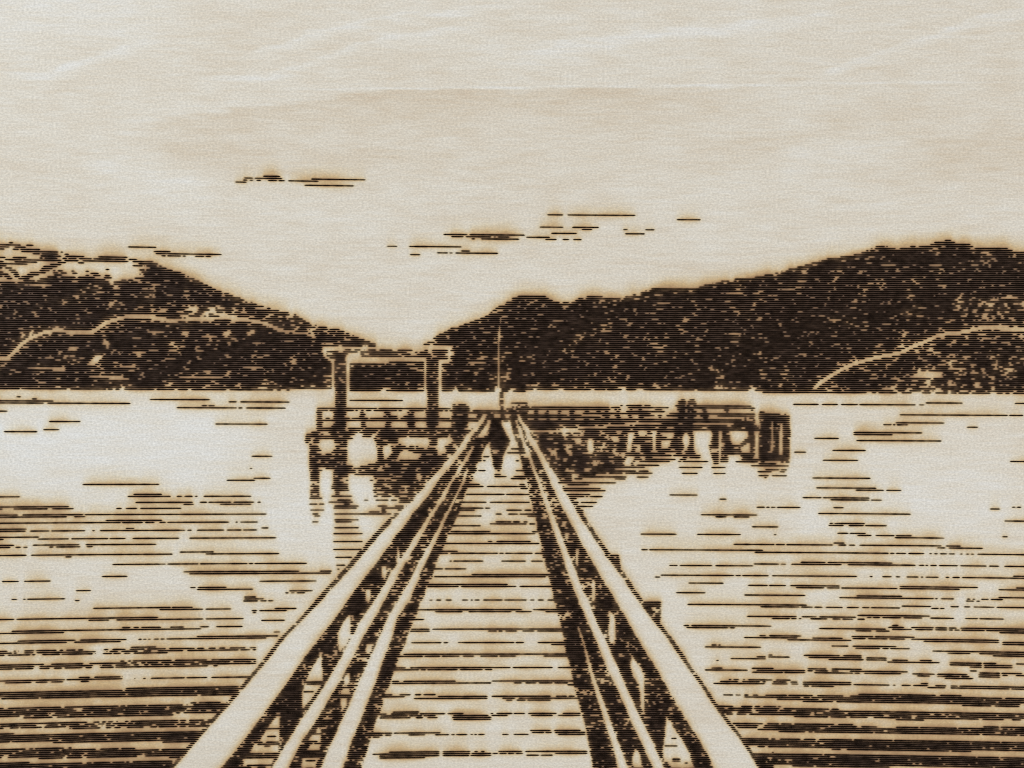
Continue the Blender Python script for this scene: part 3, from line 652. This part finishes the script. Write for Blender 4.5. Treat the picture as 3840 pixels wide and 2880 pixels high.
def lin(r, g, b):
    f = lambda v: (v / 255 / 12.92) if v / 255 <= .04045 else ((v / 255 + .055) / 1.055) ** 2.4
    return (f(r), f(g), f(b), 1)


def ramp(nt, stops):
    n = nt.nodes.new('ShaderNodeValToRGB')
    el = n.color_ramp.elements
    while len(el) < len(stops):
        el.new(0.5)
    for e, (p, c) in zip(el, stops):
        e.position = p; e.color = c
    return n


def wood_material():
    m, nt, bs = nodes_of("birch_veneer")
    N, Lk = nt.nodes, nt.links
    tc = N.new('ShaderNodeTexCoord')

    def noise(scale, stretch, detail=3, rough=.6, rot=0.0):
        mp = N.new('ShaderNodeMapping')
        mp.inputs['Scale'].default_value = (scale / stretch, scale, scale)
        mp.inputs['Rotation'].default_value = (0, 0, rot)
        Lk.new(tc.outputs['Object'], mp.inputs['Vector'])
        n = N.new('ShaderNodeTexNoise')
        n.inputs['Scale'].default_value = 1.0
        n.inputs['Detail'].default_value = detail
        n.inputs['Roughness'].default_value = rough
        Lk.new(mp.outputs[0], n.inputs['Vector'])
        return n

    def mul(a, k, add=0.0):
        n = N.new('ShaderNodeMath'); n.operation = 'MULTIPLY_ADD'
        Lk.new(a, n.inputs[0]); n.inputs[1].default_value = k; n.inputs[2].default_value = add
        return n.outputs[0]

    def addn(a, b):
        n = N.new('ShaderNodeMath'); n.operation = 'ADD'
        Lk.new(a, n.inputs[0]); Lk.new(b, n.inputs[1])
        return n.outputs[0]

    sc = N.new('ShaderNodeAttribute'); sc.attribute_name = 'scorch'
    fg = N.new('ShaderNodeAttribute'); fg.attribute_name = 'figure'
    fleck = noise(4300, 1.5, 2, .6)          # short fibre flecks
    fibre = noise(2300, 9, 3, .65)           # longer fibres
    broad = noise(60, 3, 3, .5, .12)
    f = addn(addn(mul(fg.outputs['Fac'], .8, .42), mul(broad.outputs['Fac'], .14, -.07)), mul(fibre.outputs['Fac'], .55, -.275))
    base = ramp(nt, [(0.0, lin(229, 228, 226)), (.35, lin(223, 216, 204)), (.65, lin(213, 200, 181)), (1.0, lin(199, 175, 149))])
    Lk.new(f, base.inputs[0])
    # flecks lighten and darken
    fr = ramp(nt, [(.22, (.78, .775, .76, 1)), (.5, (.97, .97, .97, 1)), (.72, (1.17, 1.17, 1.17, 1)), (.85, (1.3, 1.3, 1.3, 1))])
    Lk.new(fleck.outputs['Fac'], fr.inputs[0])
    mx = N.new('ShaderNodeMix'); mx.data_type = 'RGBA'; mx.blend_type = 'MULTIPLY'; mx.inputs[0].default_value = 1.0
    Lk.new(base.outputs[0], mx.inputs[6]); Lk.new(fr.outputs[0], mx.inputs[7])
    # scorch
    s = addn(sc.outputs['Fac'], mul(fleck.outputs['Fac'], .10, -.05))
    tan = ramp(nt, [(0.0, (1, 1, 1, 1)), (.22, (.955, .89, .76, 1)), (.48, (.83, .65, .405, 1)), (.74, (.50, .315, .175, 1)), (1.0, (.105, .06, .042, 1))])
    sm = mul(s, 1.0)
    Lk.new(sm, tan.inputs[0])
    mx2 = N.new('ShaderNodeMix'); mx2.data_type = 'RGBA'; mx2.blend_type = 'MULTIPLY'; mx2.inputs[0].default_value = 1.0
    Lk.new(mx.outputs[2], mx2.inputs[6]); Lk.new(tan.outputs[0], mx2.inputs[7])
    Lk.new(mx2.outputs[2], bs.inputs['Base Color'])
    bs.inputs['Roughness'].default_value = .62
    bs.inputs['Specular IOR Level'].default_value = .35
    bp = N.new('ShaderNodeBump'); bp.inputs['Strength'].default_value = .3; bp.inputs['Distance'].default_value = .00004
    Lk.new(addn(fleck.outputs['Fac'], fibre.outputs['Fac']), bp.inputs['Height'])
    Lk.new(bp.outputs[0], bs.inputs['Normal'])
    return m


def char_material():
    m, nt, bs = nodes_of("charred_wood")
    N, Lk = nt.nodes, nt.links
    tc = N.new('ShaderNodeTexCoord')
    n = N.new('ShaderNodeTexNoise'); n.inputs['Scale'].default_value = 2200; n.inputs['Detail'].default_value = 2
    Lk.new(tc.outputs['Object'], n.inputs['Vector'])
    r = ramp(nt, [(.3, (.0045, .0026, .0018, 1)), (.7, (.013, .0075, .0045, 1))])
    Lk.new(n.outputs['Fac'], r.inputs[0]); Lk.new(r.outputs[0], bs.inputs['Base Color'])
    bs.inputs['Roughness'].default_value = .8
    bs.inputs['Specular IOR Level'].default_value = .03
    return m


def table_material():
    m, nt, bs = nodes_of("table_wood")
    N, Lk = nt.nodes, nt.links
    tc = N.new('ShaderNodeTexCoord')
    mp = N.new('ShaderNodeMapping'); mp.inputs['Scale'].default_value = (6, 60, 6)
    Lk.new(tc.outputs['Object'], mp.inputs[0])
    n = N.new('ShaderNodeTexNoise'); n.inputs['Detail'].default_value = 6
    n.inputs['Scale'].default_value = 1.0
    Lk.new(mp.outputs[0], n.inputs['Vector'])
    r = ramp(nt, [(.3, (.10, .058, .03, 1)), (.7, (.21, .13, .075, 1))])
    Lk.new(n.outputs['Fac'], r.inputs[0]); Lk.new(r.outputs[0], bs.inputs['Base Color'])
    bs.inputs['Roughness'].default_value = .5
    return m


WOOD, CHAR, TABLE = wood_material(), char_material(), table_material()

# ------------------------------------------------------------------ mesh
def make_mesh(name, verts, quads, mat):
    me = bpy.data.meshes.new(name)
    me.vertices.add(len(verts))
    me.vertices.foreach_set('co', np.ascontiguousarray(verts, np.float32).ravel())
    nq = len(quads)
    me.loops.add(nq * 4)
    me.polygons.add(nq)
    me.loops.foreach_set('vertex_index', np.ascontiguousarray(quads, np.int32).ravel())
    me.polygons.foreach_set('loop_start', np.arange(0, nq * 4, 4, dtype=np.int32))
    me.update(calc_edges=True)
    me.materials.append(mat)
    return me


zr = np.zeros((NR, NC))
tx, ty = board_xy(XX, YY - hw)
bx, by = board_xy(XX, YY + hw)
mxx, myy = board_xy(XX, YY)
# the outermost rows and columns run out to the straight sides of the board
WB, HB, THICK = 0.100, 0.080, 0.003
for ax, ay in ((tx, ty), (bx, by)):
    ax[:, 0] = -WB; ax[:, -1] = WB
    ay[0, :] = HB; ay[-1, :] = -HB
DEPTH = 2.6 * UNIT
mz = -DEPTH * np.minimum(1, hw / HALF)

top_v = np.stack([tx, ty, zr], -1).reshape(-1, 3)
bot_v = np.stack([bx, by, zr], -1).reshape(-1, 3)
mid_v = np.stack([mxx, myy, mz], -1).reshape(-1, 3)
n = NR * NC
idx = np.arange(n).reshape(NR, NC)
# bare wood between the scan lines
A = (n + idx[:-1, :-1]).ravel(); B_ = (n + idx[:-1, 1:]).ravel()
Cc = idx[1:, 1:].ravel(); D_ = idx[1:, :-1].ravel()
quads = np.stack([D_, Cc, B_, A], -1)
slab = np.array([[x, yv, z] for z in (-THICK, -0.00013) for x, yv in ((-WB, -HB), (WB, -HB), (WB, HB), (-WB, HB))])
o = 2 * n
sq = np.array([[o, o + 3, o + 2, o + 1], [o, o + 1, o + 5, o + 4], [o + 1, o + 2, o + 6, o + 5], [o + 2, o + 3, o + 7, o + 6], [o + 3, o, o + 4, o + 7]])
me = make_mesh("wooden_board", np.concatenate([top_v, bot_v, slab]), np.concatenate([quads, sq]), WOOD)
sa = np.concatenate([scorch.ravel(), scorch.ravel(), np.zeros(8)]).astype(np.float32)
fa = np.concatenate([fig.ravel(), fig.ravel(), np.zeros(8)]).astype(np.float32)
for nm, arr in (('scorch', sa), ('figure', fa)):
    at = me.attributes.new(nm, 'FLOAT', 'POINT')
    at.data.foreach_set('value', arr)
board = bpy.data.objects.new("wooden_board", me)
COL.objects.link(board)
board['label'] = "pale plywood board burnt with a picture of a jetty walkway between two dark hills"
board['category'] = "board"

# burnt grooves
any_b = (hw[:, :-1] > 0) | (hw[:, 1:] > 0)
lead = np.where(hw[:, :-1] > 0, owner[:, :-1], owner[:, 1:])
lsid = np.where(hw[:, :-1] > 0, sid[:, :-1], sid[:, 1:])
allv = np.concatenate([top_v, mid_v, bot_v])


def groove_mesh(name, rr, cc):
    a = idx[rr, cc]; b = idx[rr, cc + 1]
    q = np.concatenate([np.stack([n + a, n + b, b, a], -1), np.stack([2 * n + a, 2 * n + b, n + b, n + a], -1)])
    u, inv = np.unique(q, return_inverse=True)
    return make_mesh(name, allv[u], inv.reshape(-1, 4), CHAR)


def child(name, me, parent):
    ob = bpy.data.objects.new(name, me)
    COL.objects.link(ob)
    ob.parent = parent
    return ob


# the 300 longest single lines are pieces of their own
length = {}
vis = (cols_x[:-1] > 0) & (cols_x[1:] < 3840)
for r in range(NR):
    ids = lsid[r][any_b[r] & vis]
    if len(ids):
        u, cnt = np.unique(ids[ids >= 0], return_counts=True)
        for k, c in zip(u, cnt):
            length[int(k)] = length.get(int(k), 0) + int(c)
big = sorted(length, key=lambda k: -length[k])[:300]
is_big = np.zeros(len(strokes) + 1, bool)
is_big[big] = True
big_face = any_b & (lsid >= 0) & is_big[lsid]

roots = []
for k, (name, label, kind) in enumerate(PARTS, 1):
    rr, cc = np.nonzero(any_b & (lead == k) & ~big_face)
    ob = child(name, groove_mesh(name, rr, cc), board) if len(rr) else child(name, None, board)
    ob['label'] = label
    if kind:
        ob['kind'] = kind
    roots.append(ob)
for k in big:
    own, row, c0, c1, f = strokes[k]
    cc = np.nonzero(big_face[row] & (lsid[row] == k))[0]
    child("burnt_line", groove_mesh("burnt_line", np.full(len(cc), row), cc), roots[own - 1])

# ------------------------------------------------------------------ table under the board
tv = np.array([[x, yv, z] for z in (-THICK - .03, -THICK - .0002) for x, yv in ((-.6, -.4), (.6, -.4), (.6, .4), (-.6, .4))])
tq = np.array([[0, 3, 2, 1], [4, 5, 6, 7], [0, 1, 5, 4], [1, 2, 6, 5], [2, 3, 7, 6], [3, 0, 4, 7]])
tab = bpy.data.objects.new("table_top", make_mesh("table_top", tv, tq, TABLE))
COL.objects.link(tab)
tab['kind'] = 'structure'
print("rows", NR, "cols", NC, "strokes", len(strokes), "burn", burn.mean())
